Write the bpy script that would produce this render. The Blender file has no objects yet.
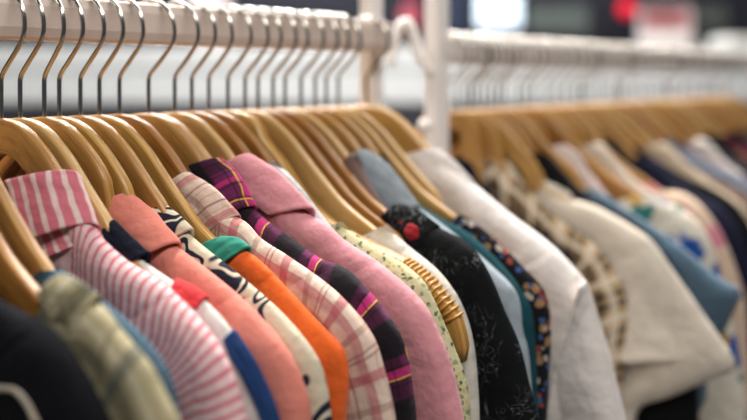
import bpy, bmesh, math, random
import numpy as np
from mathutils import Vector, noise

scene = bpy.context.scene
COL = scene.collection
random.seed(7)

# ------------------------------------------------------------------ camera model (cm, relative to the camera)
FPX, CX, HY, VX, KK = 760.0, 373.5, 77.0, 1110.0, 64000.0
PHI = math.radians(13.0)                      # all hangers stand a little askew on the rail
TH = math.atan((VX - CX) / FPX)
RT = np.array([math.sin(TH), -math.cos(TH)])
FW = np.array([math.cos(TH), math.sin(TH)])
ZW = -3.1                                     # top of the hangers' wood, cm against camera height
CAMZ = 150.0


def rail_xy(px):
    z = KK / (VX - px)
    return (z * (px - CX) / FPX) * RT + z * FW


RAILD = float(rail_xy(0)[1])                  # distance camera - rail


def rail_x(px):
    """position along the rail (cm, world x) of the hanger whose hook stem shows at px"""
    return float(rail_xy(px)[0])


def on_plane(sx, px, py, off=0.0, phi=PHI):
    """pixel -> (L towards the room, z) in the vertical plane of a hanger at rail position sx"""
    p = np.array([sx, RAILD]) + off * np.array([math.cos(phi), math.sin(phi)])
    d = np.array([math.sin(phi), -math.cos(phi)])
    r = (px - CX) / FPX * RT + FW
    m = np.array([[-d[0], r[0]], [-d[1], r[1]]])
    L, t = np.linalg.solve(m, p)
    return float(L), float(-(py - HY) / FPX * t)


def world_at(px, py, z):
    """pixel at camera depth z (cm) -> world metres"""
    xy = ((px - CX) / FPX * z) * RT + z * FW
    return Vector((xy[0] / 100, (xy[1] - RAILD) / 100, (CAMZ - (py - HY) / FPX * z) / 100))


# ------------------------------------------------------------------ small helpers
def lin(h):
    h = h.lstrip('#')
    out = []
    for i in (0, 2, 4):
        c = int(h[i:i + 2], 16) / 255
        out.append(c / 12.92 if c <= 0.04045 else ((c + 0.055) / 1.055) ** 2.4)
    return tuple(out) + (1.0,)


def smooth_line(pts, n):
    """Catmull-Rom through the points, resampled to n points at equal arc length"""
    P = [np.array(p, float) for p in pts]
    if len(P) == 2:
        P = [P[0], (P[0] + P[1]) / 2, P[1]]
    P = [2 * P[0] - P[1]] + P + [2 * P[-1] - P[-2]]
    out = []
    for i in range(1, len(P) - 2):
        a, b, c, d = P[i - 1], P[i], P[i + 1], P[i + 2]
        for k in range(14):
            t = k / 14
            out.append(0.5 * (2 * b + (c - a) * t + (2 * a - 5 * b + 4 * c - d) * t * t + (3 * b - a - 3 * c + d) * t ** 3))
    out.append(P[-2])
    out = np.array(out)
    s = np.concatenate([[0], np.cumsum(np.linalg.norm(np.diff(out, axis=0), axis=1))])
    q = np.linspace(0, s[-1], n)
    return np.stack([np.interp(q, s, out[:, k]) for k in range(out.shape[1])], 1)


def link_mesh(name, bm, mat, parent=None, smooth=True):
    me = bpy.data.meshes.new(name)
    bm.to_mesh(me)
    bm.free()
    if smooth:
        for p in me.polygons:
            p.use_smooth = True
    o = bpy.data.objects.new(name, me)
    COL.objects.link(o)
    for m in (mat if isinstance(mat, (list, tuple)) else [mat]):
        me.materials.append(m)
    if parent is not None:
        o.parent = parent
    return o


def empty(name, loc, rz=0.0):
    o = bpy.data.objects.new(name, None)
    COL.objects.link(o)
    o.location = loc
    o.rotation_euler = (0, 0, rz)
    o.empty_display_size = 0.02
    return o


def tag(o, label, cat, group=None, kind=None):
    o['label'] = label
    o['category'] = cat
    if group:
        o['group'] = group
    if kind:
        o['kind'] = kind
    return o


def add_box(bm, lo, hi, bevel=0.0):
    r = bmesh.ops.create_cube(bm, size=1)
    vs = r['verts']
    for v in vs:
        v.co = Vector([lo[i] + (v.co[i] + .5) * (hi[i] - lo[i]) for i in range(3)])
    if bevel:
        es = list({e for v in vs for e in v.link_edges})
        bmesh.ops.bevel(bm, geom=es, offset=bevel, segments=2, affect='EDGES', profile=.6)


def add_tube(bm, pts, rad, seg=8, cap=True):
    P = [Vector(p) for p in pts]
    rings = []
    ref = None
    for i, p in enumerate(P):
        t = (P[min(i + 1, len(P) - 1)] - P[max(i - 1, 0)]).normalized()
        if ref is None:
            ref = t.orthogonal().normalized()
        ref = (ref - t * ref.dot(t)).normalized()
        b = t.cross(ref)
        r = rad[i] if isinstance(rad, (list, tuple)) else rad
        rings.append([bm.verts.new(p + r * (math.cos(a) * ref + math.sin(a) * b)) for a in [2 * math.pi * k / seg for k in range(seg)]])
    for a, b in zip(rings, rings[1:]):
        for k in range(seg):
            bm.faces.new((a[k], a[(k + 1) % seg], b[(k + 1) % seg], b[k]))
    if cap:
        bm.faces.new(list(reversed(rings[0])))
        bm.faces.new(rings[-1])


# ------------------------------------------------------------------ materials
class NT:
    """tiny wrapper for building a node tree"""

    def __init__(self, name, rough=.85, sheen=0.0):
        self.m = bpy.data.materials.new(name)
        self.m.use_nodes = True
        self.t = self.m.node_tree
        self.b = self.t.nodes['Principled BSDF']
        self.b.inputs['Roughness'].default_value = rough
        self.b.inputs['Specular IOR Level'].default_value = .18
        if sheen:
            self.b.inputs['Sheen Weight'].default_value = sheen
            self.b.inputs['Sheen Roughness'].default_value = .5
        self._uv = None

    def n(self, typ, **kw):
        x = self.t.nodes.new(typ)
        for k, v in kw.items():
            setattr(x, k, v)
        return x

    def put(self, sock, v):
        if hasattr(v, 'links') or isinstance(v, bpy.types.NodeSocket):
            self.t.links.new(v, sock)
        else:
            sock.default_value = v

    def math(self, op, a, b=0.0, c=0.0):
        x = self.n('ShaderNodeMath', operation=op)
        self.put(x.inputs[0], a)
        self.put(x.inputs[1], b)
        self.put(x.inputs[2], c)
        return x.outputs[0]

    def uv(self):
        if self._uv is None:
            u = self.n('ShaderNodeUVMap')
            s = self.n('ShaderNodeSeparateXYZ')
            self.t.links.new(u.outputs[0], s.inputs[0])
            self._uv = (s.outputs[0], s.outputs[1], u.outputs[0])
        return self._uv

    def obj(self):
        return self.n('ShaderNodeTexCoord').outputs['Object']

    def vscale(self, v, s):
        x = self.n('ShaderNodeVectorMath', operation='MULTIPLY')
        self.put(x.inputs[0], v)
        x.inputs[1].default_value = s
        return x.outputs[0]

    def noise(self, v, scale, detail=2.0, rough=.5, dist=0.0, col=False):
        x = self.n('ShaderNodeTexNoise')
        self.put(x.inputs['Vector'], v)
        x.inputs['Scale'].default_value = scale
        x.inputs['Detail'].default_value = detail
        x.inputs['Roughness'].default_value = rough
        x.inputs['Distortion'].default_value = dist
        return x.outputs['Color' if col else 'Fac']

    def voro(self, v, scale, out='Distance', feature='F1', rnd=1.0):
        x = self.n('ShaderNodeTexVoronoi', feature=feature)
        self.put(x.inputs['Vector'], v)
        x.inputs['Scale'].default_value = scale
        x.inputs['Randomness'].default_value = rnd
        return x.outputs[out]

    def mix(self, f, a, b):
        x = self.n('ShaderNodeMix', data_type='RGBA')
        self.put(x.inputs[0], f)
        self.put(x.inputs[6], a)
        self.put(x.inputs[7], b)
        return x.outputs[2]

    def step(self, v, lo, hi):
        x = self.n('ShaderNodeMapRange', interpolation_type='SMOOTHSTEP')
        self.put(x.inputs[0], v)
        x.inputs[1].default_value = lo
        x.inputs[2].default_value = hi
        return x.outputs[0]

    def stripe(self, u, period, width, off=0.0):
        """1 inside a stripe of the given width, repeated every period"""
        f = self.math('FRACT', self.math('DIVIDE', self.math('ADD', u, off), period))
        d = self.math('ABSOLUTE', self.math('SUBTRACT', f, .5))
        h = width / period / 2
        return self.step(d, h * 1.12, h * .88)

    def bump(self, h, strength, dist=.001):
        x = self.n('ShaderNodeBump')
        x.inputs['Strength'].default_value = strength
        x.inputs['Distance'].default_value = dist
        self.put(x.inputs['Height'], h)
        self.t.links.new(x.outputs[0], self.b.inputs['Normal'])

    def finish(self, colour, weave=.5):
        """fabric: fine weave in colour and bump, soft wrinkles in the bump"""
        o = self.obj()
        w = self.noise(o, 1500, 2)
        c = self.mix(self.math('MULTIPLY', self.step(w, .35, .65), .10), colour, (0.02, 0.02, 0.02, 1))
        self.t.links.new(c, self.b.inputs['Base Color'])
        wr = self.noise(o, 38, 3, .55)
        h = self.math('ADD', self.math('MULTIPLY', w, .10 * weave), wr)
        self.bump(h, .6, .007)
        return self.m


def m_plain(name, col, rough=.9, sheen=.12, var=.10, weave=.5):
    k = NT(name, rough, sheen if sum(lin(col)[:3]) > .25 else 0)
    c = lin(col)
    d = tuple(x * (1 - var * 2) for x in c[:3]) + (1,)
    return k.finish(k.mix(k.noise(k.obj(), 90, 3), d, tuple(min(1, x * (1 + var)) for x in c[:3]) + (1,)), weave)


def m_plaid(name, base, lines, rough=.9, sheen=.1):
    """lines: (axis, period, width, offset, colour, strength)"""
    k = NT(name, rough, sheen)
    u, v, _ = k.uv()
    wob = k.math('MULTIPLY', k.math('SUBTRACT', k.noise(k.obj(), 22, 2), .5), .9)
    u, v = k.math('ADD', u, wob), k.math('ADD', v, wob)
    c = lin(base)
    for ax, per, wid, off, colr, st in lines:
        s = k.stripe(u if ax == 'u' else v, per, wid, off)
        c = k.mix(k.math('MULTIPLY', s, st), c, lin(colr))
    return k.finish(c)


def m_blobs(name, base, layers, rough=.9):
    """printed flowers: layers of (scale, threshold, colour, stretch)"""
    k = NT(name, rough, .05)
    o = k.obj()
    c = lin(base)
    for i, (sc, th, colr, st) in enumerate(layers):
        vec = k.n('ShaderNodeVectorMath', operation='ADD')
        k.put(vec.inputs[0], k.vscale(o, st))
        vec.inputs[1].default_value = (1.7 * i, .9 * i, 2.3 * i)
        wv = k.n('ShaderNodeVectorMath', operation='ADD')
        k.put(wv.inputs[0], vec.outputs[0])
        k.put(wv.inputs[1], k.vscale(k.noise(vec.outputs[0], sc * 1.4, 2, col=True), (.6 / sc,) * 3))
        d = k.voro(wv.outputs[0], sc)
        c = k.mix(k.step(d, th * 1.08, th * .92), c, lin(colr))
    return k.finish(c)


def m_leaf(name, base, ink, fill, sc=22):
    """brush-drawn leaves: contour lines of a warped noise, some filled"""
    k = NT(name, .9, .05)
    o = k.vscale(k.obj(), (.35, 1, .9))
    n1 = k.noise(o, sc, 1, .4, 1.2)
    n2 = k.noise(o, sc * .55, 1, .4, .8)
    line = k.step(k.math('ABSOLUTE', k.math('SUBTRACT', n1, .5)), .04, .028)
    line2 = k.step(k.math('ABSOLUTE', k.math('SUBTRACT', n1, .62)), .03, .02)
    blob = k.math('MULTIPLY', k.step(n2, .54, .56), k.step(n1, .44, .42))
    c = k.mix(k.step(k.noise(o, sc * .4, 1), .52, .56), lin(base), lin(fill))
    c = k.mix(line, c, lin(ink))
    c = k.mix(line2, c, lin(ink))
    c = k.mix(blob, c, lin(ink))
    return k.finish(c)


def m_lace(name, base, thread, red):
    k = NT(name, .9, 0)
    o = k.obj()
    n1 = k.noise(k.vscale(o, (.6, 1, .7)), 55, 2, .5, 1.6)
    ln = k.step(k.math('ABSOLUTE', k.math('SUBTRACT', k.math('FRACT', k.math('MULTIPLY', n1, 6)), .5)), .06, .02)
    gate = k.step(k.noise(o, 30, 1), .42, .55)
    c = k.mix(k.math('MULTIPLY', k.math('MULTIPLY', ln, gate), .55), lin(base), lin(thread))
    d = k.voro(o, 15)
    c = k.mix(k.step(d, .10, .07), c, lin(red))
    m = k.finish(c)
    return m


def m_wood(name, light, dark, seed):
    k = NT(name, .4)
    k.b.inputs['Specular IOR Level'].default_value = .5
    k.b.inputs['Coat Weight'].default_value = .3
    k.b.inputs['Coat Roughness'].default_value = .3
    u, v, uvv = k.uv()
    ov = k.n('ShaderNodeVectorMath', operation='ADD')
    k.put(ov.inputs[0], k.vscale(uvv, (.05, .9, 0)))
    ov.inputs[1].default_value = (seed, seed * 2.1, 0)
    g = k.noise(ov.outputs[0], 3.2, 4, .6, .6)
    g2 = k.noise(k.obj(), 30, 3)
    f = k.math('ADD', k.math('MULTIPLY', k.step(g, .3, .7), .65), k.math('MULTIPLY', g2, .35))
    c = k.mix(f, lin(light), lin(dark))
    k.t.links.new(c, k.b.inputs['Base Color'])
    k.bump(g, .08, .001)
    return k.m


def m_paint(name, col, rough=.5, var=.06, metal=0.0, scale=14):
    k = NT(name, rough)
    k.b.inputs['Metallic'].default_value = metal
    c = lin(col)
    d = tuple(x * (1 - var * 2) for x in c[:3]) + (1,)
    k.t.links.new(k.mix(k.noise(k.obj(), scale, 4), d, c), k.b.inputs['Base Color'])
    return k.m


def m_glow(name, col, s):
    k = NT(name, .5)
    k.b.inputs['Base Color'].default_value = lin(col)
    k.b.inputs['Emission Color'].default_value = lin(col)
    k.b.inputs['Emission Strength'].default_value = s
    return k.m


STEEL = NT('polished_steel', .18)
STEEL.b.inputs['Metallic'].default_value = 1.0
_o = STEEL.obj()
STEEL.t.links.new(STEEL.mix(STEEL.noise(_o, 60, 2), lin('#aaa59d'), lin('#dad6ce')), STEEL.b.inputs['Base Color'])
STEEL = STEEL.m
WOODS = [m_wood('beech_wood_%s' % n, a, b, i * 3.7) for i, (n, a, b) in enumerate([
    ('honey', '#d0a058', '#8c5a28'), ('pale', '#dab678', '#a8783c'), ('amber', '#c08840', '#7e4a1e'), ('golden', '#d4a85c', '#96642a')])]

# ------------------------------------------------------------------ hangers
PROF_L = [0, 2, 3.5, 5.8, 8.6, 11.2, 12.7, 16, 20, 22, 23.6]
PROF_Z = [0, -.2, -.8, -2.5, -5.4, -7.9, -8.9, -10.8, -12.2, -13.4, -15.2]
HOOK = [(0, -.6), (0, 1.2), (0, 2.9), (.12, 3.25), (.45, 3.65), (1.2, 4.4), (2.0, 5.2), (2.55, 5.85)] + \
       [(2.86 * math.cos(math.radians(a)), 6.98 + 2.86 * math.sin(math.radians(a))) for a in range(-10, 201, 14)]


def profile(L):
    L = abs(L)
    return float(np.interp(L, PROF_L, PROF_Z))


def hanger(px, label, wood=0, thick=.92, ridge=None, dz=0.0, tilt=0.0, group=None, hook_turn=0.0, reach=23.6, ribs=False, hh=2.9, far=False, sink=.55):
    """wooden hanger whose hook stem shows at px; ridge = (L array, z array) of the garment it carries"""
    sx = rail_x(px)
    root = empty('wooden_hanger', (sx / 100, 0, (CAMZ + ZW + dz) / 100), PHI)
    tag(root, label, 'hanger', group)
    n = 31 if far else 61
    Ls = np.linspace(-reach, reach, 241)
    zs = np.array([profile(L) for L in Ls])
    if ridge is not None:
        rl, rz = ridge
        for i, L in enumerate(Ls):
            a = abs(float(L))
            if a > max(rl[0] + .4, 4.5):
                lim = np.interp(a, rl, rz) - max(0, a - rl[-1]) * 1.1
                zs[i] = min(zs[i], lim - ZW - dz - sink)
    ker = np.hanning(11)[1:-1]
    ker /= ker.sum()
    zp = np.concatenate([[zs[0]] * 4, zs, [zs[-1]] * 4])
    zs = np.minimum(np.convolve(zp, ker, 'valid'), zs + .08)
    line = np.stack([Ls, zs], 1)
    s = np.concatenate([[0], np.cumsum(np.linalg.norm(np.diff(line, axis=0), axis=1))])
    qs = np.linspace(0, s[-1], n)
    Ls, zs = np.interp(qs, s, line[:, 0]), np.interp(qs, s, line[:, 1])
    bm = bmesh.new()
    uvl = bm.loops.layers.uv.new('UVMap')
    K = 16
    rings = []
    tl, tz = np.gradient(Ls, qs), np.gradient(zs, qs)
    tn = np.sqrt(tl * tl + tz * tz)
    nl, nz = -tz / tn, tl / tn
    s = 0
    for i in range(n):
        a = abs(Ls[i]) / reach
        h = hh * (.92 - .2 * a)
        w = thick / 2 * (1 - .12 * a)
        if ridge is not None and abs(Ls[i]) > ridge[0][0] + .2 and not ribs:
            w *= 1 - .4 * min(1, (abs(Ls[i]) - ridge[0][0] - .2) / 1.5)   # slimmer where it carries the cloth
        e = 1.0
        if i in (0, n - 1):
            e = .7
        ring = []
        for k in range(K):
            t = 2 * math.pi * (k + .5) / K
            c, q = math.cos(t), math.sin(t)
            x = w * e * math.copysign(abs(c) ** .3, c)
            off = -h / 2 + h / 2 * e * math.copysign(abs(q) ** .3, q)
            z, lq = zs[i] + off * nz[i], Ls[i] + off * nl[i]
            ring.append(bm.verts.new((x / 100 - .0015, -lq / 100, z / 100)))
        rings.append(ring)
    for i in range(n - 1):
        for k in range(K):
            f = bm.faces.new((rings[i][k], rings[i + 1][k], rings[i + 1][(k + 1) % K], rings[i][(k + 1) % K]))
            for lp, (du, dv) in zip(f.loops, ((0, 0), (1, 0), (1, 1), (0, 1))):
                lp[uvl].uv = (Ls[i + du] + 30, (k + dv) * .45)
    bm.faces.new(list(reversed(rings[0])))
    bm.faces.new(rings[-1])
    bmesh.ops.recalc_face_normals(bm, faces=bm.faces)
    link_mesh('shoulder_bar', bm, WOODS[wood], root)
    # hook
    bm = bmesh.new()
    pts2 = smooth_line(HOOK, 36 if far else 44)
    ca, sa = math.cos(hook_turn), math.sin(hook_turn)
    add_tube(bm, [((l * sa - .15 + tilt * z * .1) / 100, -l * ca / 100, z / 100) for l, z in pts2], .0018, 6 if far else 10)
    link_mesh('hook', bm, STEEL, root)
    if ribs:
        for L in np.linspace(reach - 5.6, reach - .9, 14):
            z = np.interp(L, Ls, zs)
            sl = (np.interp(L + .4, Ls, zs) - np.interp(L - .4, Ls, zs)) / .8
            bm = bmesh.new()
            nrm = Vector((0, sl, 1)).normalized()
            c0 = Vector((-.0015, -L / 100, z / 100))
            ts = [c0 + Vector((x, 0, 0)) + nrm * y for x, y in ((-.0072, -.013), (-.0070, -.004), (-.0055, .0006), (0, .0010), (.0055, .0006), (.0068, -.004))]
            add_tube(bm, ts, .00125, 6)
            link_mesh('grip_rib', bm, RIBM, root)
    return root


RIBM = m_wood('amber_grip', '#d39a3f', '#b97f2c', 40)


# ------------------------------------------------------------------ garments
STEMS = [-118, -88, -60, 3, 22, 61, 82, 101, 121, 150, 176, 193, 210, 246, 274, 286, 302, 316, 327, 367, 448, 457, 466, 477, 492, 505, 518, 534, 546, 556, 566, 576, 588, 600, 612, 623, 634, 648, 661, 673, 684, 694, 704]


def room_left(px):
    """free width (cm) between this garment's plane and its left neighbour's"""
    left = [p for p in STEMS if p < px - .01]
    return (rail_x(px) - rail_x(max(left))) * math.cos(PHI) if left else 2.0


def ridge_of(px, pts, off=0.0):
    sx = rail_x(px)
    return [on_plane(sx, x, y, off) for x, y in pts]


def garment(kind, label, cat, px, pts, mat, tf=1.1, tb=.3, r=1.5, hem=-62, seam=.74, sleeve_mat=None, collar=None, off=0.0,
            fold=.42, nu=84, nv=17, neck=5.0, group=None, seed=0, swid=8.5, end=None, sleeves=True, collar_name='collar', low=1.0):
    """a garment on its hanger: pts = its upper edge in the photograph from the collar over the shoulder down the sleeve"""
    sx = rail_x(px)
    tf = max(.62, min(tf, room_left(px) - tb - .55))
    root = empty(kind, (sx / 100, 0, CAMZ / 100), PHI)
    tag(root, label, cat, group)
    R = ridge_of(px, pts, off)
    R = [p for p in R]
    R_open = R
    if collar and collar[0].get('name') != 'braid_trim':
        lc = max(ridge_of(px, c['r'], off)[-1][0] for c in collar[:1])
        R = [(l, z - .9 * min(1, max(0, (lc - .3 - l) / 1.0))) for l, z in R]
    L0, z0 = R[0]
    Lm = max(p[0] for p in R)
    le, ze = R[-1]
    if end is None:
        end = (le - .6, hem)
    full = [(0.0, z0 - neck), (L0 * .6, z0 - neck * .62)] if L0 > 1.2 else [(0.0, z0 - .3)]
    n_head = 8
    head = smooth_line(full + [R[0]], n_head)[:-1]
    tail_n = 12
    mid = smooth_line(R, nu - n_head - tail_n)
    tail = np.linspace(mid[-1], np.array(end), tail_n + 1)[1:]
    rid = np.concatenate([head, mid, tail])
    n = len(rid)
    arc = np.concatenate([[0], np.cumsum(np.linalg.norm(np.diff(rid, axis=0), axis=1))])
    # centre line partner of every ridge point
    w = arc / arc[-1]
    qz = (z0 - neck - .4) + (hem - (z0 - neck - .4)) * (w ** 1.15)
    q = np.stack([np.zeros(n), qz], 1)
    vv = np.array([0, .012, .03, .055, .085, .12, .16, .205, .255, .31, .37, .44, .52, .61, .71, .85, 1.0])[:nv]
    # distance to the outline (neckline included)
    body = rid[n_head - 2:]

    def dist(p):
        a, b = body[:-1], body[1:]
        ab = b - a
        t = np.clip(((p - a) * ab).sum(1) / ((ab * ab).sum(1) + 1e-9), 0, 1)
        return float(np.min(np.linalg.norm(p - (a + ab * t[:, None]), axis=1)))

    i_s = next((i for i in range(n_head, n) if rid[i][0] > seam * Lm), n)
    j_s = next((j for j in range(nv) if vv[j] * Lm >= swid), nv - 2)
    bms = {k: bmesh.new() for k in (['body', 'near', 'far'] if sleeves else ['body'])}
    uvl = {k: b.loops.layers.uv.new('UVMap') for k, b in bms.items()}
    P = np.zeros((n, nv, 2))
    D = np.zeros((n, nv))
    for i in range(n):
        for j in range(nv):
            P[i, j] = rid[i] * (1 - vv[j]) + q[i] * vv[j]
            D[i, j] = dist(P[i, j]) if j else 0.0

    def xoff(i, j, front, side):
        d = D[i, j]
        pr = math.sqrt(max(0, 1 - (1 - min(d, r) / r) ** 2))
        L, z = P[i, j]
        nz = .25 + noise.noise(Vector((L * .22 * side + z * .05, z * .09, seed * .05))) \
            + .6 * noise.noise(Vector((L * .5 * side, z * .16, seed * .08 + 4)))
        amp = fold * min(1, d / 2.5)
        x = (-tf if front else tb) * pr + amp * min(nz, .55) * (-.8 if front else -.3)
        x = min(x, -.5 * pr) if front else max(x, .22 * pr)
        kn = min(1, max(0, (n_head + 3 - i) / 3))          # the neck stays open around the hanger
        if kn:
            x = x * (1 - kn) + kn * (min(x, -.72) if front else max(x, .42))
        if sleeves and i > i_s - 3 and j <= j_s:
            x += (-.24 * tf if front else .1) * math.sin(math.pi * min(1, d / swid)) * min(1, (i - i_s + 3) / 8)
        if sleeves and j == j_s and i > i_s:
            x += .35 if front else -.15
        if sleeves and abs(i - i_s) <= 0 and 0 < j < j_s:
            x += .09 if front else -.05
        return x + off

    top_l = np.maximum.accumulate(rid[n_head:, 0])
    i_max = int(np.argmax(rid[:, 0]))
    mono = np.linspace(0, 1e-3, len(top_l[:i_max - n_head + 1])) + top_l[:i_max - n_head + 1]

    def cloth_uv(i, j):
        L, z = P[i, j]
        du = float(np.interp(L, mono, arc[n_head:i_max + 1]))
        zt = float(np.interp(L, mono, rid[n_head:i_max + 1, 1]))
        ln = float(np.linalg.norm(rid[i] - q[i]))
        k = min(1.0, max(0.0, (rid[i][0] / Lm - .8) / .18)) if i <= i_max else 1.0
        k = k * k * (3 - 2 * k)
        return du * (1 - k) + arc[i] * k - arc[n_head], max(0, zt - z) * (1 - k) + vv[j] * ln * k

    UVC = [[cloth_uv(i, j) for j in range(nv)] for i in range(n)]
    cache = {}

    def vert(key, i, j, front, side):
        if j == 0 and i >= n_head + 3:
            front = True
        k = (key, i, j, front, side if j < nv - 1 else 1)
        if k not in cache:
            L, z = P[i, j]
            x = xoff(i, j, front, side) if (j or i < n_head + 3) else off
            cache[k] = bms[key].verts.new((x / 100, -L * k[4] / 100, z / 100))
        return cache[k]

    for side in (1, -1):
        for front in (True, False):
            for i in range(n - 1):
                for j in range(nv - 1):
                    key = 'body'
                    if sleeves and i >= i_s and j < j_s:
                        key = 'near' if side > 0 else 'far'
                    idx = [(i, j), (i + 1, j), (i + 1, j + 1), (i, j + 1)]
                    vs = [vert(key, a, b, front, side) for a, b in idx]
                    if len(set(vs)) < 3:
                        continue
                    if (side > 0) != front:
                        vs, idx = vs[::-1], idx[::-1]
                    try:
                        f = bms[key].faces.new(vs)
                    except ValueError:
                        continue
                    for lp, (a, b) in zip(f.loops, idx):
                        lp[uvl[key]].uv = (UVC[a][b][0] + 100, UVC[a][b][1] * (1 if front else -1) + 50)
    for key, b in bms.items():
        bmesh.ops.recalc_face_normals(b, faces=b.faces)
        link_mesh('body' if key == 'body' else 'sleeve', b, mat if key == 'body' else (sleeve_mat or mat), root)
    for c in (collar or []):
        make_collar(root, px, mat=c.get('mat', mat), name=c.get('name', 'collar'), right=c['r'], left=c['l'], b=c.get('b', 2.0), bulge=c.get('bulge', .6), off=off)
    shoulder = [(l, z) for l, z in smooth_line(R_open, 60) if l < Lm - .8]
    keep_l, keep_z, last = [], [], -1
    for l, z in shoulder:
        if l > last:
            keep_l.append(l)
            keep_z.append(z)
            last = l
    root['reach'] = Lm
    return root, (np.array(keep_l), np.array(keep_z))


def make_collar(root, px, mat, name, right, left, b, bulge, off=0.0):
    """folded fabric leaf over the shoulder: right edge on the garment's ridge, left edge b cm in front of it"""
    sx = rail_x(px)
    n, m = 18, 16
    Rr = smooth_line([on_plane(sx, x, y, off) for x, y in right], n)
    Ll = smooth_line([on_plane(sx, x, y, off - b) for x, y in left], n)
    bm = bmesh.new()
    uvl = bm.loops.layers.uv.new('UVMap')
    G = []
    arc = np.concatenate([[0], np.cumsum(np.linalg.norm(np.diff(Rr, axis=0), axis=1))])
    for i in range(n):
        A = Vector((off + .2, -Rr[i][0], Rr[i][1] + .12))
        B = Vector((off - b, -Ll[i][0], Ll[i][1]))
        row = []
        back = A + Vector((.3, .9, -2.6))
        row.append((back, -2.7))
        row.append((A + Vector((.3, .4, -1.0)), -1.1))
        wdt = (B - A).length
        for k in range(m):
            t = k / (m - 1)
            s = math.sin(math.pi * min(1, t * 1.0)) * bulge
            sk = math.sin(math.pi * t ** .6) * bulge * .7
            p = A.lerp(B, t) + Vector((-.55 * s, -.25 * s, .75 * sk))
            p.x += .12 * noise.noise(Vector((i * .3, k * .25, px * .1)))
            row.append((p, t * wdt))
        G.append(row)
    V = [[bm.verts.new(p / 100) for p, _ in row] for row in G]
    for i in range(n - 1):
        for k in range(len(V[0]) - 1):
            f = bm.faces.new((V[i][k], V[i + 1][k], V[i + 1][k + 1], V[i][k + 1]))
            for lp, (a, c) in zip(f.loops, ((i, k), (i + 1, k), (i + 1, k + 1), (i, k + 1))):
                lp[uvl].uv = (G[a][c][1] + 100, arc[a] + 50)
    bmesh.ops.recalc_face_normals(bm, faces=bm.faces)
    o = link_mesh(name, bm, mat, root)
    md = o.modifiers.new('thickness', 'SOLIDIFY')
    md.thickness = .0028
    md.offset = 0
    sb = o.modifiers.new('soft', 'SUBSURF')
    sb.levels = sb.render_levels = 1
    return o


M = {}
M['navy'] = m_plain('black_navy_wool', '#0c0d14', .95, .0)
M['trim'] = m_plain('cream_braid', '#b9ad9c')
M['olive'] = m_plaid('olive_plaid_cotton', '#a39878', [('v', 3.4, 1.1, .3, '#4c4a38', .65), ('v', 3.4, .5, 1.7, '#d6ccb0', .5), ('u', 7.5, 1.0, 1.4, '#2b3d43', .55), ('u', 7.5, .35, 3.4, '#4c4a38', .5)])
M['blue'] = m_plain('dusty_blue_cotton', '#3d586a')
M['striped'] = m_plaid('red_pink_striped_cotton', '#e2bfc0', [('u', .78, .26, 0, '#c4455a', .8)])
M['striped_collar'] = m_plaid('wide_pink_striped_cotton', '#da7a88', [('u', .98, .36, .2, '#f0d8d2', .9)])
M['white'] = m_plain('white_jersey', '#dfd9d3')
M['navyblue'] = m_plain('navy_blue_jersey', '#1f3a68')
M['darknavy'] = m_plain('dark_navy_jersey', '#121726')
M['red'] = m_plain('red_rib_knit', '#d23a3f')
M['salmon'] = m_plain('salmon_pink_linen', '#dc8474', var=.05)
M['print'] = m_leaf('cream_leaf_print', '#dccfb8', '#1d2133', '#cfc2aa', 24)
M['orange'] = m_plain('bright_orange_cotton', '#f06a28', var=.05)
M['teal'] = m_plain('teal_green_cotton', '#2f8b76')
M['plaid'] = m_plaid('cream_red_plaid', '#e0c6b4', [('u', 5.4, .8, .2, '#b8475c', .65), ('u', 5.4, .14, 1.6, '#8e4a4c', .6), ('u', 5.4, .14, 2.0, '#8e4a4c', .6), ('u', 5.4, .5, 3.3, '#7d5148', .45), ('v', 4.6, .7, 1.9, '#b8475c', .55), ('v', 4.6, .16, .6, '#6e4a44', .6), ('v', 4.6, .16, 3.2, '#6e4a44', .6), ('v', .7, .10, 0, '#a86a68', .35)])
M['tartan'] = m_plaid('purple_black_tartan', '#64214c', [('u', 5.6, 2.5, .3, '#100e14', .95), ('v', 4.6, 1.5, 2.0, '#100e14', .6), ('u', 5.6, .7, 3.4, '#c9327a', .7), ('v', 4.6, .4, .2, '#c9327a', .6), ('u', 5.6, .12, 3.0, '#d2aa3e', .95), ('v', 4.6, .12, 3.1, '#d2aa3e', .95), ('u', 1.4, .16, .4, '#100e14', .5), ('v', 1.15, .14, .4, '#100e14', .5)])
M['pink'] = m_plain('dusty_pink_wool', '#d9939a', var=.06, sheen=.2)
M['grey'] = m_plain('pale_grey_knit', '#c3c1c2')
M['floral'] = m_blobs('cream_green_floral', '#c6bf98', [(170, .34, '#8a9470', (1, 1, 1)), (190, .26, '#c0a868', (1, 1, 1)), (150, .24, '#5f7052', (1, 1, 1))])
M['ivory'] = m_plain('ivory_cotton', '#d9d1c4')
M['lace'] = m_lace('black_leaf_print', '#0c0f11', '#8f9694', '#b02a34')
M['taupe'] = m_plain('taupe_suede', '#8f7670')
M['denim'] = m_plain('pale_blue_denim', '#a2adb5', var=.14)
M['deepteal'] = m_plain('deep_teal_wool', '#15444c')
M['darkprint'] = m_blobs('dark_multicolour_print', '#15151b', [(70, .32, '#a07c58', (1, 1, 1)), (80, .26, '#b9b0a2', (1, 1, 1)), (84, .26, '#98443a', (1, 1, 1)), (95, .25, '#3f5a86', (1, 1, 1))])
M['shirtgrey'] = m_plain('off_white_poplin', '#e6ddd7', var=.04)
M['burb'] = m_plaid('beige_check', '#b4966f', [('u', 4.4, .55, .2, '#17171f', .92), ('u', 4.4, .55, 1.4, '#17171f', .92), ('v', 4.4, .55, 1.0, '#17171f', .92), ('v', 4.4, .55, 2.2, '#17171f', .92), ('u', 4.4, .8, 3.0, '#e6dac6', .7), ('v', 4.4, .8, 3.6, '#e6dac6', .7)])
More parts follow.
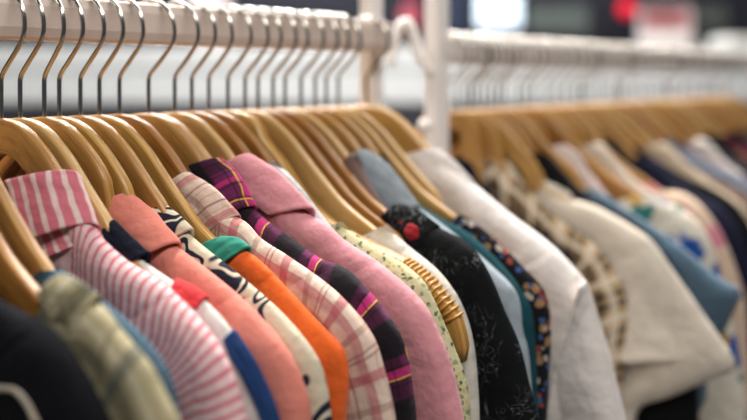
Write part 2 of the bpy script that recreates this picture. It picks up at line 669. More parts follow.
M['cream'] = m_plain('cream_linen', '#ddd1c1', var=.04)
M['black'] = m_plain('black_jersey', '#0b0c10')
M['blouse'] = m_plain('pinkish_white_crepe', '#d9c6bf')
M['slate'] = m_plain('slate_blue_denim', '#52687a', var=.12)
M['pale'] = m_plain('pale_sand_cotton', '#cfbfae')
M['bluefloral'] = m_blobs('white_blue_floral', '#d5cdbd', [(17, .36, '#22509a', (1, 1, 1)), (20, .26, '#2f7a74', (1, 1, 1)), (24, .25, '#c29a55', (1, 1, 1))])
M['beigefloral'] = m_blobs('beige_pink_floral', '#d3b8a2', [(20, .28, '#c9808c', (1, 1, 1)), (26, .2, '#8d5360', (1, 1, 1))])
M['pinkc'] = m_plain('rose_cotton', '#cf8087')
M['midnight'] = m_plain('midnight_blue_knit', '#1b1d33')
M['beigeprint'] = m_blobs('sand_print', '#b8a58f', [(22, .28, '#8f8b86', (1, 1, 1)), (26, .22, '#ddd2c2', (1, 1, 1))])
M['paleprint'] = m_blobs('grey_white_print', '#cdc4bc', [(22, .26, '#77788a', (1, 1, 1)), (26, .2, '#b98f80', (1, 1, 1))])
M['wine'] = m_plain('wine_red_knit', '#5c2230')
M['brown'] = m_plain('brown_cotton', '#6b5244')
M['greyblue'] = m_plain('grey_blue_cotton', '#6d7684')


def hide(px, pts):
    q = ridge_of(px, pts)
    return np.array([p[0] for p in q]), np.array([p[1] for p in q])


# ------------------------------------------------------------------ first rack: garments and the hangers that carry them
LAST = [None]


def pair(hlabel, px, g, wood=0, thick=.92, hturn=0.0, **kw):
    kind, label, cat, pts, mat = g[:5]
    ex = g[5] if len(g) > 5 else {}
    root, rid = garment(kind, label, cat, px, pts, mat, seed=px * .13, **ex)
    LAST[0] = root
    hanger(px, hlabel, wood, thick, ridge=rid, hook_turn=hturn, reach=min(23.6, root['reach'] - 1.2), **kw)
    return root


pair('wooden hanger at the left edge, inside the black jacket', -118, ('jacket', 'black navy jacket with cream braid at the bottom left corner', 'jacket',
     [(-30, 283), (0, 299), (40, 320), (62, 337), (83, 366), (101, 398), (113, 425), (120, 470)], M['navy'], {'collar': [
         {'name': 'braid_trim', 'mat': M['trim'], 'r': [(-8, 383), (22, 384), (38, 398), (54, 425)], 'l': [(-10, 390), (14, 391), (26, 404), (38, 428)], 'b': 1.75, 'bulge': .25}]}), 2)
pair('wooden hanger with a bright bare tip above the olive plaid shirt', -88, ('shirt', 'olive and cream plaid shirt between black jacket and red striped shirt', 'shirt',
     [(58, 278), (80, 287), (102, 305), (126, 334), (150, 362), (170, 400), (182, 425), (190, 470)], M['olive'], {'neck': 12, 'collar': [
         {'r': [(62, 278), (80, 286), (99, 300)], 'l': [(36, 293), (50, 318), (70, 336)], 'b': .85, 'bulge': .45}]}), 2)
pair('wooden hanger whose arm ends at the sliver of blue cloth', -60, ('shirt', 'dusty blue shirt showing as a sliver beside the olive plaid shirt', 'shirt',
     [(50, 268), (66, 272), (96, 294), (130, 322), (155, 349), (173, 381), (182, 425), (186, 470)], M['blue']), 0)
pair('wooden hanger under the wide striped collar, hook at the left edge', 3, ('shirt', 'red and pink striped shirt with a folded wide-striped collar', 'shirt',
     [(82, 186), (90, 208), (98, 232), (110, 245), (130, 262), (165, 284), (205, 324), (230, 364), (248, 420), (252, 465)], M['striped'], {'collar': [
         {'mat': M['striped_collar'], 'r': [(78, 175), (88, 203), (98, 229)], 'l': [(4, 180), (15, 207), (30, 240)], 'b': 2.4, 'bulge': .8},
         {'name': 'collar_stand', 'mat': M['striped_collar'], 'r': [(92, 226), (98, 234), (103, 243)], 'l': [(28, 236), (38, 250), (47, 258)], 'b': 1.7, 'bulge': .5}]}), 0)
pair('wooden hanger under the white jersey with the red patch', 22, ('polo_shirt', 'white jersey top with navy collar, red patch and navy sleeve stripe', 'top',
     [(112, 224), (140, 252), (178, 284), (205, 300), (235, 334), (262, 384), (276, 420), (280, 460)], M['white'], {'collar': [
         {'mat': M['darknavy'], 'r': [(112, 222), (128, 238), (148, 256)], 'l': [(100, 232), (112, 250), (128, 264)], 'b': .65, 'bulge': .2},
         {'name': 'shoulder_patch', 'mat': M['red'], 'r': [(174, 282), (190, 289), (206, 300)], 'l': [(170, 292), (182, 301), (196, 310)], 'b': .65, 'bulge': .2},
         {'name': 'sleeve_stripe', 'mat': M['navyblue'], 'r': [(232, 332), (256, 370), (277, 420), (279, 440)], 'l': [(222, 340), (240, 375), (262, 425), (264, 444)], 'b': .65, 'bulge': .2}]}), 1)
hanger(46, 'wooden hanger with no garment between striped and salmon shirts', 0, hook_turn=-.12, sink=2.0,
       ridge=hide(46, [(112, 224), (140, 252), (178, 284), (205, 300), (235, 334), (262, 384), (276, 420)]))
pair('wooden hanger with the salmon collar over its arm', 61, ('shirt', 'plain salmon pink shirt with folded collar', 'shirt',
     [(132, 199), (148, 212), (161, 227), (178, 247), (215, 275), (250, 305), (285, 345), (305, 385), (312, 420), (313, 465)], M['salmon'], {'collar': [
         {'r': [(130, 197), (152, 214), (180, 247)], 'l': [(99, 203), (115, 228), (145, 256)], 'b': 1.7, 'bulge': .6}]}), 3)
pair('wooden hanger arm running down into the leaf print shirt', 82, ('shirt', 'cream shirt with dark navy brush-leaf print', 'shirt',
     [(168, 211), (186, 228), (206, 248), (240, 275), (280, 310), (310, 345), (325, 375), (332, 420), (333, 460)], M['print'], {'collar': [
         {'r': [(166, 209), (178, 219), (192, 233)], 'l': [(144, 212), (156, 226), (170, 242)], 'b': .85, 'bulge': .4}]}), 0)
pair('wooden hanger whose long arm ends at the teal yoke', 101, ('blouse', 'bright orange blouse with teal yoke at the shoulder', 'blouse',
     [(230, 242), (244, 247), (262, 262), (290, 291), (325, 328), (343, 348), (349, 375), (346, 425), (345, 460)], M['orange'], {'collar': [
         {'name': 'yoke', 'mat': M['teal'], 'r': [(225, 241), (236, 241), (250, 250)], 'l': [(202, 243), (208, 256), (220, 266)], 'b': 1.1, 'bulge': .4}]}), 3)
pair('narrow wooden hanger under the cream and red plaid collar', 121, ('shirt', 'cream shirt with red and brown plaid', 'shirt',
     [(190, 177), (204, 183), (222, 198), (246, 222), (262, 239), (290, 257), (335, 290), (370, 330), (385, 370), (396, 420), (398, 460)], M['plaid'], {'collar': [
         {'r': [(188, 176), (215, 192), (240, 218)], 'l': [(172, 179), (182, 205), (203, 236)], 'b': .95, 'bulge': .5}]}), 2, .9)
pair('broad pale wooden hanger above the tartan collar', 150, ('shirt', 'black and purple tartan shirt with thin yellow lines', 'shirt',
     [(216, 161), (228, 168), (240, 180), (251, 203), (264, 218), (290, 237), (320, 258), (350, 271), (385, 310), (405, 345), (415, 400), (418, 440)], M['tartan'], {'collar': [
         {'r': [(222, 162), (240, 180), (256, 210)], 'l': [(188, 165), (203, 190), (226, 216)], 'b': 1.5, 'bulge': .6}]}), 0, 1.7, .1)
pair('pale yellow wooden hanger right behind the broad one', 176, ('shirt', 'dusty pink wool shirt with stitched folded collar', 'shirt',
     [(254, 158), (270, 169), (300, 198), (325, 222), (345, 240), (380, 263), (420, 298), (440, 333), (455, 375), (465, 425), (467, 460)], M['pink'], {'collar': [
         {'r': [(250, 157), (278, 175), (315, 213)], 'l': [(223, 163), (240, 192), (268, 216)], 'b': 1.4, 'bulge': .6}]}), 1)
pair('amber wooden hanger beside the scrap of pale grey knit', 193, ('sweater', 'pale grey knit showing as a scrap above the pink shirt', 'sweater',
     [(268, 161), (285, 170), (302, 188), (320, 212), (345, 242), (380, 268), (420, 304), (440, 342), (455, 385), (463, 430)], M['grey']), 2)
pair('amber wooden hanger over the cream floral blouse', 210, ('blouse', 'cream blouse with small green flowers beside the pink shirt', 'blouse',
     [(338, 222), (365, 240), (400, 261), (423, 280), (436, 303), (448, 331), (458, 355), (465, 374), (470, 398), (472, 430), (472, 460)], M['floral']), 2)
rib_px = [(232, 110), (255, 125), (285, 160), (310, 200), (335, 223), (360, 236), (390, 250), (415, 263), (437, 279), (452, 296), (462, 313), (469, 336), (470, 362)]
_rib = [on_plane(rail_x(229), x, y) for x, y in rib_px]
hanger(229, 'long honey wooden hanger with ribbed grips on its bare tip', 3, 1.35, ribs=True, reach=max(p[0] for p in _rib), hh=2.7,
       ridge=(np.array([p[0] for p in _rib]), np.array([p[1] for p in _rib]) + .55))
pair('wooden hanger inside the ivory blouse, behind the ribbed one', 246, ('blouse', 'ivory blouse edge between ribbed hanger and black shirt', 'blouse',
     [(385, 225), (410, 247), (440, 272), (462, 304), (474, 344), (479, 400), (480, 450)], M['ivory']), 1)
hanger(259, 'wooden hanger with a shiny arm tip pointing at the black shirt', 2, sink=.3, reach=16.5,
       ridge=hide(259, [(345, 185), (370, 202), (400, 226), (440, 262), (470, 300), (485, 345), (492, 400)]))
pair('wooden hanger hidden in the black leaf-printed shirt', 274, ('shirt', 'black shirt with fine white leaf lines and red flowers', 'shirt',
     [(400, 208), (422, 214), (440, 228), (470, 245), (490, 274), (505, 310), (520, 345), (530, 385), (540, 425), (543, 460)], M['lace'], {'collar': [
         {'r': [(398, 207), (416, 211), (440, 229)], 'l': [(380, 216), (390, 234), (412, 252)], 'b': 1.3, 'bulge': .7}]}), 2)
_fl = on_plane(rail_x(274), 412, 232, -1.35)
bm = bmesh.new()
for k in range(6):
    m0 = bmesh.ops.create_uvsphere(bm, u_segments=12, v_segments=8, radius=.0042)['verts']
    for v in m0:
        v.co = Vector((v.co.x * .6 - .0142 - (.001 if k == 0 else 0), v.co.y - _fl[0] / 100 + (.0036 * math.cos(k * 1.257) if k else 0), v.co.z + _fl[1] / 100 + (.0036 * math.sin(k * 1.257) if k else 0)))
fl = link_mesh('flower', bm, m_plain('dark_red_flower', '#a3222c'), LAST[0])
fl['label'] = 'red flower on the collar'
pair('wooden hanger above the taupe collar', 286, ('jacket', 'taupe suede jacket showing only a strip before the denim', 'jacket',
     [(354, 153), (363, 168), (376, 192), (392, 212), (420, 228), (448, 246), (475, 275), (495, 310), (505, 360), (510, 430)], M['taupe']), 1)
pair('wooden hanger above the pale blue denim collar', 302, ('denim_shirt', 'pale blue denim shirt with frayed folded collar', 'shirt',
     [(368, 153), (390, 170), (405, 193), (422, 210), (450, 230), (490, 264), (517, 293), (523, 330), (529, 355), (534, 420)], M['denim'], {'collar': [
         {'r': [(366, 152), (390, 169), (420, 210)], 'l': [(346, 156), (362, 182), (392, 212)], 'b': 1.0, 'bulge': .5}]}), 0)
pair('wooden hanger above the deep teal garment', 316, ('cardigan', 'deep teal wool cardigan behind the pale denim shirt', 'cardigan',
     [(380, 152), (398, 178), (412, 198), (440, 217), (470, 234), (500, 262), (522, 290), (534, 320), (538, 400), (540, 440)], M['deepteal']), 0)
pair('wooden hanger with its tip resting on the dark printed blouse', 327, ('blouse', 'dark blouse with small multicoloured print beside the off-white shirt', 'blouse',
     [(458, 215), (468, 219), (490, 234), (520, 263), (545, 292), (551, 330), (549, 380), (546, 440)], M['darkprint']), 3)
hanger(339, 'wooden hanger with no garment before the off-white shirt', 1, sink=1.2,
       ridge=hide(339, [(440, 200), (468, 219), (490, 234), (520, 263), (545, 292), (551, 330)]))
pair('thick wooden hanger at the end of the near rail, carrying off-white shirt', 367, ('shirt', 'off-white shirt at the end of the near rail, short cuffed sleeve', 'shirt',
     [(442, 152), (470, 178), (510, 213), (550, 243), (575, 268), (585, 281), (596, 312), (611, 360), (626, 420), (632, 450)], M['shirtgrey'], {'tf': 1.8, 'r': 2.0, 'fold': .6, 'collar': [
         
         {'r': [(438, 151), (455, 163), (475, 184)], 'l': [(396, 157), (405, 178), (425, 200)], 'b': 2.0, 'bulge': .6},
         {'name': 'cuff', 'r': [(584, 281), (596, 312), (611, 360), (626, 420), (630, 440)], 'l': [(580, 286), (568, 325), (553, 368), (545, 425), (543, 445)], 'b': 2.6, 'bulge': .2}]}), 3, 1.8)

# ------------------------------------------------------------------ second rack
DZ2 = -1.1
RID2 = []
pts_auto_L = np.array([9.2, 10.2, 11.4, 12.7, 16, 20, 22.5, 24.5, 25.6, 26.2])
pts_auto_z = np.array([-6.2, -7.2, -8.0, -8.7, -10.5, -12.2, -13.8, -16.5, -20, -25])


def pair2(hlabel, px, kind, label, cat, pts, mat, wood=0, ex=None, group=None, hgroup=None):
    if pts is None:
        global ridge_of
        keep = ridge_of
        jit = (px * 7 % 5 - 2) * .25
        ridge_of = lambda p, q, off=0.0: [(l, z + ZW + DZ2 + jit + .2) for l, z in zip(pts_auto_L, pts_auto_z)]
        root, rid = garment(kind, label, cat, px, [], mat, seed=px * .17, nu=48, group=group, **(ex or {}))
        ridge_of = keep
    else:
        root, rid = garment(kind, label, cat, px, pts, mat, seed=px * .17, nu=64, group=group, **(ex or {}))
    RID2.append((px, rid, root['reach']))
    hanger(px, hlabel, wood, .95, ridge=rid, reach=min(23.6, root['reach'] - 1.2), dz=DZ2, far=True, group=hgroup, hook_turn=random.uniform(-.15, .15))


pair2('first wooden hanger past the white post', 448, 'sweater', 'dark navy sweater patch right beside the white post', 'sweater',
      [(452, 157), (474, 160), (485, 181), (503, 206), (535, 228), (565, 250), (580, 280), (585, 340)], M['darknavy'], ex={'tf': .65, 'fold': .1})
pair2('wooden hanger inside the beige checked shirt', 457, 'shirt', 'beige shirt with black and white check', 'shirt',
      [(500, 158), (510, 166), (522, 181), (540, 202), (562, 222), (592, 243), (613, 268), (627, 300), (627, 345), (621, 400), (618, 440)], M['burb'],
      ex={'collar': [{'r': [(499, 157), (511, 167), (526, 188)], 'l': [(474, 168), (484, 190), (502, 210)], 'b': 1.0, 'bulge': .5}]})
pair2('wooden hanger whose tip touches the cream shirt', 466, 'shirt', 'cream linen shirt with wide short sleeve flaring to the right', 'shirt',
      [(540, 183), (560, 189), (590, 204), (620, 219), (650, 239), (666, 260), (690, 294), (715, 330), (736, 361), (728, 372), (697, 386), (668, 398), (640, 408), (634, 440)], M['cream'],
      wood=3, ex={'end': (16.0, -62), 'tf': 1.4, 'fold': .45, 'r': 2.0, 'collar': [
          {'r': [(541, 181), (556, 187), (572, 195)], 'l': [(536, 184), (546, 200), (560, 214)], 'b': .5, 'bulge': .2},
          {'name': 'sleeve_facing', 'r': [(664, 262), (690, 296), (735, 360)], 'l': [(600, 330), (606, 347), (624, 364)], 'b': 2.6, 'bulge': .25}]})
pair2('wooden hanger above the black tee', 477, 'tee', 'black tee between cream linen shirt and pale blouse', 'top',
      [(530, 152), (547, 155), (562, 170), (579, 188), (604, 206), (628, 217), (650, 236), (670, 262), (690, 300), (696, 360), (700, 440)], M['black'])
pair2('wooden hanger above the slate blue denim', 492, 'denim_shirt', 'slate blue denim shirt, short sleeve sticking out to the right', 'shirt',
      [(578, 189), (600, 192), (622, 206), (650, 224), (685, 249), (715, 274), (741, 291), (734, 312), (722, 336), (712, 350), (706, 400)], M['slate'],
      ex={'end': (17.0, -62)})
pair2('wooden hanger over the pinkish white blouse', 505, 'blouse', 'pinkish white blouse above the slate denim shirt', 'blouse',
      [(546, 150), (568, 148), (583, 160), (596, 180), (612, 200), (640, 222), (670, 250), (690, 275), (700, 310)], M['blouse'],
      ex={'collar': [{'r': [(566, 147), (580, 157), (592, 178)], 'l': [(537, 150), (552, 170), (574, 188)], 'b': 1.4, 'bulge': .5}]})
pair2('wooden hanger with a long shiny arm ending at the blue floral shirt', 518, 'shirt', 'white shirt with blue and teal flowers', 'shirt',
      [(640, 192), (665, 200), (690, 215), (708, 235), (718, 260), (724, 295), (735, 330), (745, 390), (750, 440)], M['bluefloral'], wood=2)
pair2('wooden hanger over the pale sand shirt', 534, 'shirt', 'pale sand shirt in front of the second black top', 'shirt',
      [(583, 146), (601, 143), (615, 159), (640, 184), (664, 200), (690, 222), (705, 250), (712, 290)], M['pale'], wood=3)
pair2('wooden hanger over the beige floral dress', 546, 'dress', 'beige dress with rose collar and faint pink flowers', 'dress',
      [(650, 184), (680, 192), (700, 204), (720, 230), (735, 265), (745, 300), (749, 350), (752, 420)], M['beigefloral'],
      ex={'collar': [{'mat': M['pinkc'], 'r': [(644, 182), (652, 184), (662, 192)], 'l': [(634, 186), (640, 194), (650, 202)], 'b': 1.0, 'bulge': .3}]})
pair2('wooden hanger over the black top behind the pale sand shirt', 556, 'top', 'black top behind the pale sand shirt', 'top',
      [(598, 140), (613, 140), (631, 160), (651, 185), (672, 198), (700, 214), (722, 240), (735, 280)], M['black'], wood=1)
pair2('wooden hanger over the midnight blue sweater', 566, 'sweater', 'midnight blue sweater sloping to the right edge', 'sweater',
      [(640, 155), (656, 160), (676, 180), (700, 195), (725, 210), (745, 240), (755, 290)], M['midnight'])
pair2('wooden hanger over the sand coloured print blouse', 588, 'blouse', 'sand coloured print blouse behind the midnight blue sweater', 'blouse',
      [(652, 141), (668, 145), (690, 165), (715, 185), (747, 208), (765, 240)], M['beigeprint'], wood=3)
pair2('wooden hanger over the grey and white print blouse', 634, 'blouse', 'grey and white print blouse near the right edge', 'blouse',
      [(690, 140), (706, 140), (725, 160), (747, 178), (770, 200)], M['paleprint'])
pair2('wooden hanger over the dark blouse at the far right', 661, 'blouse', 'black blouse in front of wine red knit at right edge', 'blouse',
      [(704, 133), (720, 136), (747, 163), (775, 190)], M['black'], wood=1)
far = [(576, 'black', 'black top between the midnight sweater and the sand print', 'top'), (600, 'brown', 'dark brown top just behind the sand coloured print blouse', 'top'),
       (612, 'greyblue', 'grey blue top third behind the midnight blue sweater', 'top'), (623, 'wine', 'wine red top just in front of grey and white print blouse', 'top'),
       (648, 'darknavy', 'dark navy top between the grey print and the dark blouse', 'top'), (673, 'wine', 'wine red knit behind the dark blouse, right edge', 'sweater'),
       (684, 'darknavy', 'dark navy top behind the wine red knit', 'top'), (694, 'brown', 'brown top far down the second rail at right edge', 'top'),
       (704, 'black', 'black top at the far right end of the second rail', 'top')]
for i, (px, mk, lab, cat) in enumerate(far):
    pair2('wooden hanger carrying the ' + lab.replace(' just', ''), px, 'sweater' if cat == 'sweater' else 'top', lab, cat, None, M[mk], wood=i % 4)
bare2 = [(471.5, 0), (484.5, 2), (498.5, 3), (526, 1), (582, 3), (618, 1), (667, 1), (710, 0), (717, 1), (726, 2)]
RID2.sort(key=lambda t: t[0])
for px, w in bare2:
    nn = [r for r in RID2 if r[0] < px][-1:] + [r for r in RID2 if r[0] > px][:1]
    near = [r[1] for r in nn]
    rch = min(22.0, min(r[2] for r in nn) - 2.5)
    gl = np.linspace(5, 24, 30)
    gz = np.min([np.where(gl < r[0][0], 99, np.interp(gl, r[0], r[1])) for r in near], axis=0)
    gz = np.minimum(gz, np.interp(gl, PROF_L, PROF_Z) + ZW + DZ2 + .55)
    hanger(px, 'blurred wooden hanger without a garment in the crowd on the second rail', w, .85, dz=DZ2, reach=rch, far=True, ridge=(gl, gz), sink=.9,
           group='bare hangers on the second rail', hook_turn=random.uniform(-.2, .2))

# ------------------------------------------------------------------ racks
CREAMW = m_paint('cream_painted_wood', '#e2d0c4', .45, .05)
POSTP = m_paint('white_painted_post', '#f3ece7', .45, .02)
PALER = m_paint('pale_painted_rail', '#e6dcd5', .45, .03)
WHITEP = m_paint('white_plastic', '#ece6e0', .35, .02)


def rail_mesh(name, x0, x1, z0, z1, half, root, mat):
    bm = bmesh.new()
    add_box(bm, (x0, -half, z0), (x1, half, z1), min(.0095, half * .72))
    return link_mesh(name, bm, mat, root, smooth=False)


def post_mesh(x, y, root, w=.0105, top=1.86):
    bm = bmesh.new()
    add_box(bm, (x - w, y - w, .05), (x + w, y + w, top), .003)
    o = link_mesh('post', bm, POSTP, root, smooth=False)
    bm = bmesh.new()
    add_box(bm, (x - .025, y - .24, .012), (x + .025, y + .24, .055), .006)
    link_mesh('foot', bm, CREAMW, root, smooth=False)
    return o


zr = CAMZ / 100 + (ZW + 5.95) / 100
rk = empty('clothes_rack', (0, 0, 0))
tag(rk, 'near clothes rack with cream wooden rail and square posts', 'clothes rack')
xa = rail_x(373) / 100 + .022
rail_mesh('rail', -.62, xa + .002, zr, zr + .0358, .0135, rk, CREAMW)
post_mesh(-.60, .024, rk)
post_mesh(xa, .024, rk)
rail_mesh('stretcher', -.60, xa, .30, .33, .012, rk, CREAMW)

rk2 = empty('clothes_rack', (0, 0, 0))
tag(rk2, 'second clothes rack behind, starting at the broad white post', 'clothes rack')
xb = rail_x(437) / 100
zr2 = zr + DZ2 / 100
rail_mesh('rail', xb - .008, 2.7, zr2, zr2 + .0352, .0135, rk2, PALER)
post_mesh(xb, -.0, rk2, .0115)
post_mesh(2.68, 0, rk2, .0115)
rail_mesh('stretcher', xb, 2.68, .30, .33, .012, rk2, CREAMW)
# white plastic hook clipped to the post, and the pale bolt head below it
bm = bmesh.new()
hk = [(390, 66), (392, 50), (396, 36), (400, 26), (405, 22), (410, 26), (415, 40), (420, 56), (426, 74)]
pp = [on_plane(rail_x(437), x, y, 0, 0.0) for x, y in hk]
hp = []
for x, y in hk:
    w3 = world_at(x, y, 95.5)
    hp.append(tuple(w3))
hp[-1] = (xb - .009, -.004, hp[-1][2])
add_tube(bm, [tuple(p) for p in smooth_line(hp, 28)], .0064, 8)
tag_hook = link_mesh('plastic_hook', bm, WHITEP, rk2)
tag_hook['label'] = 'white plastic hook clipped to the post'
bm = bmesh.new()
b0 = world_at(424, 126, 94.0)
bmesh.ops.create_uvsphere(bm, u_segments=14, v_segments=10, radius=.0085)
for v in bm.verts:
    v.co = Vector((v.co.x * .8 + b0.x, v.co.y + b0.y, v.co.z + b0.z))
link_mesh('bolt_head', bm, WHITEP, rk2)

# ------------------------------------------------------------------ the shop
FLOOR = m_paint('grey_shop_floor', '#77726d', .4, .08, scale=3)
DARKW = m_paint('dark_shop_wall', '#1c1d26', .7, .15, scale=1.2)
WHITEW = m_paint('white_lacquer', '#acaeaf', .5, .03, scale=3)
CEIL = m_paint('ceiling_plaster', '#a8a8a8', .8, .03)


def struct(name, lo, hi, mat):
    bm = bmesh.new()
    add_box(bm, lo, hi)
    o = link_mesh(name, bm, mat, None, smooth=False)
    o['kind'] = 'structure'
    o['label'] = name.replace('_', ' ')
    return o


struct('floor', (-3.2, -3, -.05), (7.0, 6.2, 0), FLOOR)
wb = struct('wall_back', (-4.2, 0, 0), (4.2, .1, 3.2), DARKW)
_p = world_at(CX, HY, 436)
wb.location = (_p.x, _p.y, 0)
wb.rotation_euler = (0, 0, TH - math.pi / 2)
struct('ceiling', (-3.2, -3, 3.2), (7.0, 6.3, 3.3), CEIL)
YAW = TH - math.pi / 2                 # turned to face the racks


def frame_at(px, z):
    """ground point under a pixel column at depth z (cm), the root of a background thing"""
    p = world_at(px, HY, z)
    return p


def bg_box(bm, px0, px1, y0, y1, z, depth, root, bevel=.004):
    """a box facing the racks, its front covering the pixels px0..px1, y0..y1 at depth z"""
    s = z / FPX / 100
    a = (px0 - root['cx']) * z / FPX / 100
    b = (px1 - root['cx']) * z / FPX / 100
    add_box(bm, (a, 0, CAMZ / 100 - (y1 - HY) * s), (b, depth, CAMZ / 100 - (y0 - HY) * s), bevel)


def bg_root(name, px, z, label, cat, group=None):
    p = world_at(px, HY, z)
    r = empty(name, (p.x, p.y, 0), TH - math.pi / 2)
    r['cx'] = px
    tag(r, label, cat, group)
    return r


# long white display shelf behind the racks
t = bg_root('display_shelf', 373, 300, 'long white display shelf standing behind the racks', 'shelf')
bm = bmesh.new(); bg_box(bm, -260, 760, 47, 68, 300, .5, t); link_mesh('top_board', bm, WHITEW, t, False)
bm = bmesh.new(); bg_box(bm, -260, 760, 72, 103, 301, .48, t); link_mesh('front_panel', bm, WHITEW, t, False)
bm = bmesh.new(); bg_box(bm, -258, 758, 68, 72, 304, .44, t); link_mesh('shadow_gap', bm, m_paint('grey_gap', '#777b7f', .6), t, False)
bm = bmesh.new()
bg_box(bm, -250, 750, 103, 455, 312, .4, t)
link_mesh('base_cabinet', bm, m_paint('dark_cabinet', '#2a2a30', .6), t, False)

def bg_mesh(name, mat, root, *args):
    bm = bmesh.new()
    bg_box(bm, *args, root)
    return link_mesh(name, bm, mat, root, False)


# wall sign, lit and dark things on the far side of the shop
t = bg_root('wall_sign', 665, 420, 'red and white wall sign behind the second rack', 'sign')
bg_mesh('sign_board', m_paint('pale_board', '#d5ccca', .6), t, 640, 692, 8, 46, 420, .04)
bg_mesh('red_band', m_paint('red_print', '#a01e30', .6), t, 642, 690, 9, 29, 419, .01)
for a0, a1 in ((646, 653), (657, 664), (668, 674), (678, 685)):
    bg_mesh('pale_stroke', m_paint('pale_print', '#dccfcf', .6), t, a0, a1, 14, 25, 418.3, .006)
t = bg_root('pendant_lamp', 627, 410, 'glowing red lamp left of the red and white sign', 'lamp')
bm = bmesh.new()
bmesh.ops.create_uvsphere(bm, u_segments=20, v_segments=12, radius=.046)
zl = CAMZ / 100 + (HY - 10) * 410 / FPX / 100
for v in bm.verts:
    v.co = Vector((v.co.x, v.co.y, v.co.z + zl))
link_mesh('lens', bm, m_glow('red_glow', '#c81430', .3), t)
bg_mesh('housing', m_paint('dark_housing', '#2a1a1e', .5), t, 617, 637, -12, -1, 410, .08)
bm = bmesh.new()
add_tube(bm, [(0, .04, zl + .1), (0, .04, 3.2)], .006, 6)
link_mesh('cord', bm, m_paint('black_cord', '#18181a', .5), t)
t = bg_root('poster', 556, 430, 'grey green poster to the right of the bright window', 'poster')
bg_mesh('sheet', m_paint('grey_green_sheet', '#6f7a76', .7), t, 528, 588, 7, 33, 430, .02)
bg_mesh('poster_frame', m_paint('dark_frame', '#3a3b3f', .5), t, 526, 590, 4, 36, 432.5, .02)
t = bg_root('poster', 711, 430, 'small grey green poster right of the red and white sign', 'poster')
bg_mesh('sheet', m_paint('pale_green_sheet', '#8d968a', .7), t, 696, 727, 7, 32, 430, .02)
bg_mesh('poster_frame', m_paint('dark_frame', '#3a3b3f', .5), t, 694, 729, 5, 34, 432.5, .02)
t = bg_root('cardboard_box', 742, 330, 'pale box at the right edge above the second rack', 'box')
bg_mesh('carton', m_paint('pale_carton', '#c3c2be', .7), t, 732, 775, 38, 66, 330, .2)
bg_mesh('lid', m_paint('pale_carton_lid', '#d3d2ce', .7), t, 730, 777, 36, 44, 329, .22)
t = bg_root('lit_screen', 499, 420, 'bright pale blue screen above the second rack', 'screen')
bg_mesh('screen_glass', m_glow('pale_blue_light', '#d8e6f0', 2.3), t, 476, 521, -20, 27, 420, .02)
bg_mesh('screen_frame', m_paint('navy_frame', '#20283a', .5), t, 473, 525, -24, 31, 423, .05)
t = bg_root('wardrobe', 454, 388, 'dark blue grey wardrobe left of the bright screen', 'wardrobe')
bg_mesh('door', m_paint('blue_grey_panel', '#39445a', .6), t, 442, 466, -40, 120, 388, .03)
bg_mesh('carcass', m_paint('blue_grey_case', '#2c3446', .6), t, 440, 468, -42, 440, 391, .4)
t = bg_root('red_bag', 411, 428, 'dull red bag between the two posts', 'bag')
bm = bmesh.new()
bmesh.ops.create_uvsphere(bm, u_segments=20, v_segments=14, radius=1)
for v in bm.verts:
    c = v.co
    v.co = Vector((.062 * math.copysign(abs(c.x) ** .7, c.x), .04 * c.y, CAMZ / 100 + (HY - 20) * 428 / FPX / 100 + .085 * math.copysign(abs(c.z) ** .7, c.z)))
link_mesh('pouch', bm, m_plain('dull_red_cloth', '#9a4552'), t)
bm = bmesh.new()
zz = CAMZ / 100 + (HY - 4) * 428 / FPX / 100
add_tube(bm, [(-.035, 0, zz - .01), (-.03, 0, zz + .06), (0, 0, zz + .09), (.03, 0, zz + .06), (.035, 0, zz - .01)], .006, 6)
link_mesh('handle', bm, m_plain('dull_red_strap', '#7d3440'), t)
bm = bmesh.new()
add_tube(bm, [(0, .08, zz + .084), (0, -.01, zz + .08), (0, -.015, zz + .1)], .005, 6)
link_mesh('hanging_peg', bm, m_paint('grey_peg', '#70757a', .4), t)
t = bg_root('column', 208, 420, 'pale column rising behind the near rail', 'column')
bg_mesh('shaft', m_paint('pale_column', '#b8a9a8', .6), t, 193, 225, -60, 348, 420, .17)
bg_mesh('plinth', m_paint('pale_plinth', '#a89c9b', .6), t, 189, 229, 325, 348, 419, .2)
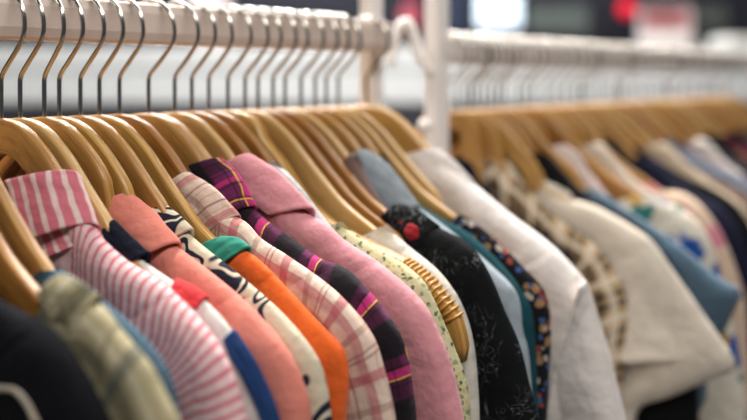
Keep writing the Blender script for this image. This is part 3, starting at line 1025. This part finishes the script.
t = bg_root('banner', 38, 420, 'teal grey banner at the top left corner', 'banner')
bg_mesh('cloth', m_plain('teal_grey_cloth', '#5c7880'), t, 14, 64, -60, 20, 420, .015)
bg_mesh('hanging_rail', m_paint('grey_pole', '#70757a', .4), t, 10, 68, -66, -60, 420, .16)
# ------------------------------------------------------------------ lamps of the shop, dim grey-blue ambient fill from the world
def area(name, loc, rot, sx, sy, power, col):
    l = bpy.data.lights.new(name, 'AREA')
    l.shape = 'RECTANGLE'
    l.size = sx
    l.size_y = sy
    l.energy = power
    l.color = col
    o = bpy.data.objects.new(name, l)
    COL.objects.link(o)
    o.location = loc
    o.rotation_euler = rot
    return o


area('ceiling_lamp', (1.0, .9, 3.1), (0, 0, 0), 1.8, .4, 92, (1, .97, .925))
area('ceiling_lamp', (.0, -1.3, 3.1), (0, 0, 0), 2.4, .5, 34, (1, .97, .925))
area('ceiling_lamp', (2.6, .6, 3.1), (0, 0, 0), 2.4, .5, 60, (1, .97, .925))
area('ceiling_lamp', (2.0, 2.4, 3.1), (0, 0, 0), 2.4, .5, 80, (.95, .97, 1))
w = bpy.data.worlds.new('world')
scene.world = w
w.use_nodes = True
w.node_tree.nodes['Background'].inputs[0].default_value = (.75, .82, .95, 1)
w.node_tree.nodes['Background'].inputs[1].default_value = .055

# ------------------------------------------------------------------ camera
cam = bpy.data.cameras.new('camera')
co = bpy.data.objects.new('camera', cam)
COL.objects.link(co)
co.location = (0, -RAILD / 100, CAMZ / 100)
co.rotation_euler = (math.pi / 2, 0, TH - math.pi / 2)
cam.sensor_width = 36
cam.lens = FPX / 747 * 36
cam.shift_x = 0
cam.shift_y = -(210 - HY) / 747
cam.clip_start = .02
cam.dof.use_dof = True
cam.dof.focus_distance = .575
cam.dof.aperture_fstop = 1.8
scene.camera = co
scene.view_settings.view_transform = 'Standard'
scene.view_settings.look = 'None'
scene.view_settings.gamma = 1
scene.view_settings.exposure = 0.66
scene.cycles.use_denoising = True
scene.cycles.max_bounces = 8
